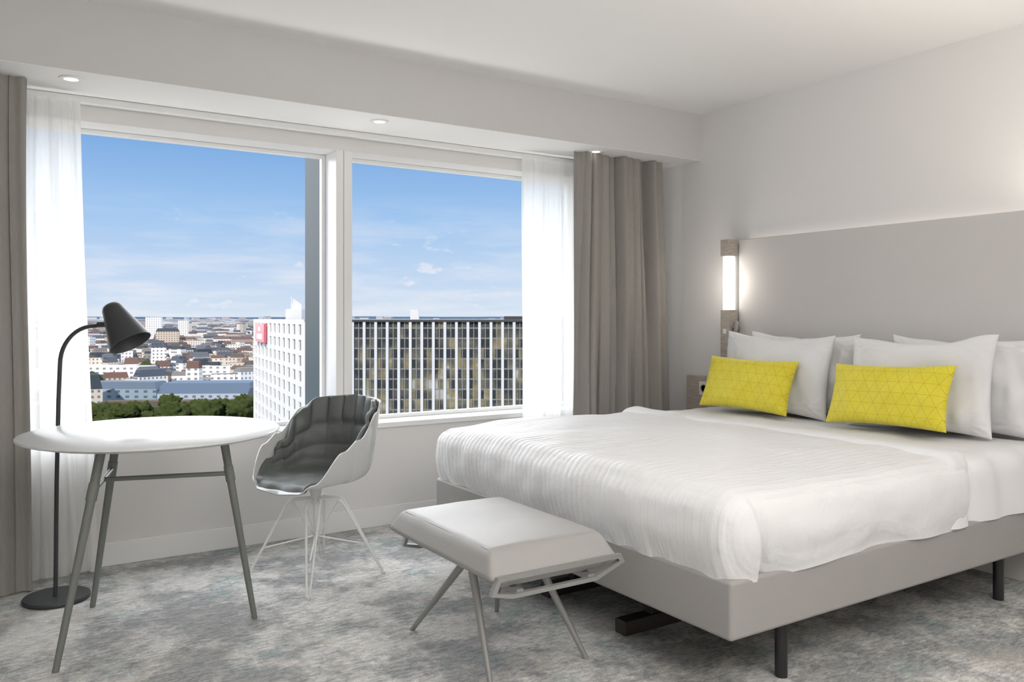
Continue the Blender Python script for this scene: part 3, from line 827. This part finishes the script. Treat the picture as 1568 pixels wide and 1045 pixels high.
group('office_building',ob,tuple(CW(5,105,GZ)))

# ------------------------------------------------------------------ world
w=bpy.data.worlds.new('sky'); scene.world=w; w.use_nodes=True
nt=w.node_tree; N=nt.nodes; L=nt.links
M=M_(N,L)
bg=N['Background']
tc=N.new('ShaderNodeTexCoord'); sp=N.new('ShaderNodeSeparateXYZ'); L.new(tc.outputs['Generated'],sp.inputs[0])
cr=N.new('ShaderNodeValToRGB'); es=cr.color_ramp.elements
es[0].position=0.0; es[0].color=(0.62,0.71,0.82,1); es[1].position=0.6; es[1].color=(0.08,0.20,0.52,1)
for p,c in ((0.05,(0.50,0.63,0.81,1)),(0.12,(0.33,0.52,0.79,1)),(0.23,(0.145,0.33,0.66,1))):
    e=es.new(p); e.color=c
L.new(sp.outputs['Z'],cr.inputs[0])
def cloud(scale,sc,det,lo,hi,zr,amt,loc=(0,0,0)):
    mp=N.new('ShaderNodeMapping'); mp.inputs['Scale'].default_value=sc; mp.inputs['Location'].default_value=loc; L.new(tc.outputs['Generated'],mp.inputs['Vector'])
    n=N.new('ShaderNodeTexNoise'); n.inputs['Scale'].default_value=scale; n.inputs['Detail'].default_value=det; n.inputs['Roughness'].default_value=0.6; L.new(mp.outputs[0],n.inputs['Vector'])
    c2=N.new('ShaderNodeValToRGB'); c2.color_ramp.elements[0].position=lo; c2.color_ramp.elements[1].position=hi; L.new(n.outputs['Fac'],c2.inputs[0])
    mr=N.new('ShaderNodeMapRange'); mr.inputs['From Min'].default_value=zr[0]; mr.inputs['From Max'].default_value=zr[1]; mr.inputs['To Min'].default_value=amt[0]; mr.inputs['To Max'].default_value=amt[1]
    L.new(sp.outputs['Z'],mr.inputs['Value'])
    return M('MULTIPLY',c2.outputs[0],mr.outputs[0])
c1=cloud(1.8,(3.2,3.2,24),10,0.42,0.66,(0.02,0.15),(0.95,0.0))
c2_=cloud(4.5,(4,4,11),7,0.62,0.68,(0.05,0.14),(0.8,0.0),(3.3,1.7,0.4))
fac=M('MAXIMUM',c1,c2_)
mx=N.new('ShaderNodeMix'); mx.data_type='RGBA'; L.new(fac,mx.inputs[0]); L.new(cr.outputs[0],mx.inputs[6]); mx.inputs[7].default_value=(0.74,0.77,0.84,1)
L.new(mx.outputs[2],bg.inputs['Color']); bg.inputs['Strength'].default_value=1.0

# ------------------------------------------------------------------ lights
def light(name,kind,loc,energy,col=(1,1,1),rot=None,target=None,**kw):
    d=bpy.data.lights.new(name,kind); d.energy=energy; d.color=col
    for k,v in kw.items(): setattr(d,k,v)
    o=bpy.data.objects.new(name,d); scene.collection.objects.link(o); o.location=loc
    if target is not None:
        o.rotation_euler=(Vector(target)-Vector(loc)).to_track_quat('-Z','Y').to_euler()
    return o
light('sun','SUN',(-20,-30,40),3.2,(1,0.93,0.84),target=(-20+25,-30+34,40-26),angle=math.radians(1))
light('sky_daylight','SUN',(5,30,30),9.3,(1.0,0.99,0.97),target=(5-10,30-40,30-17),angle=math.radians(110))  # second, very wide sun lamp added to boost skylight entering the windows
light('ceiling_fill','AREA',(1.0,-0.6,2.50),28,(1,0.97,0.94),target=(1.0,-0.6,0),shape='RECTANGLE',size=3.0,size_y=1.4)  # added fill panel behind the camera, not a room fixture
light('bounce_fill','AREA',(1.3,-0.3,1.70),72,(1,0.98,0.96),target=(1.35,-0.25,2.6),shape='RECTANGLE',size=2.0,size_y=1.6)  # added unseen uplight, bounced off the ceiling to lift the room
light('soffit_fill','AREA',(1.7,5.05,0.10),30,(1,0.97,0.92),target=(1.7,4.55,1.3),shape='RECTANGLE',size=3.4,size_y=0.5)  # added hidden lamp below the sill, brightens the soffit underside
light('headboard_led','AREA',(XW-0.022,1.75,1.698),7,(1,0.91,0.81),target=(XW-0.012,1.75,2.6),shape='RECTANGLE',size=0.012,size_y=3.4)
light('sconce_light','POINT',(sx-0.06,sy,1.42),1.6,(1,0.92,0.82),shadow_soft_size=0.04)

# ------------------------------------------------------------------ camera
cd=bpy.data.cameras.new('camera'); cam=bpy.data.objects.new('camera',cd); scene.collection.objects.link(cam)
cam.location=(0,0,H); cam.rotation_euler=(math.radians(90),0,-TH)
cd.sensor_width=36; cd.lens=36*1257/1568; cd.shift_y=-35.5/1568
cd.clip_start=0.05; cd.clip_end=60000
scene.camera=cam
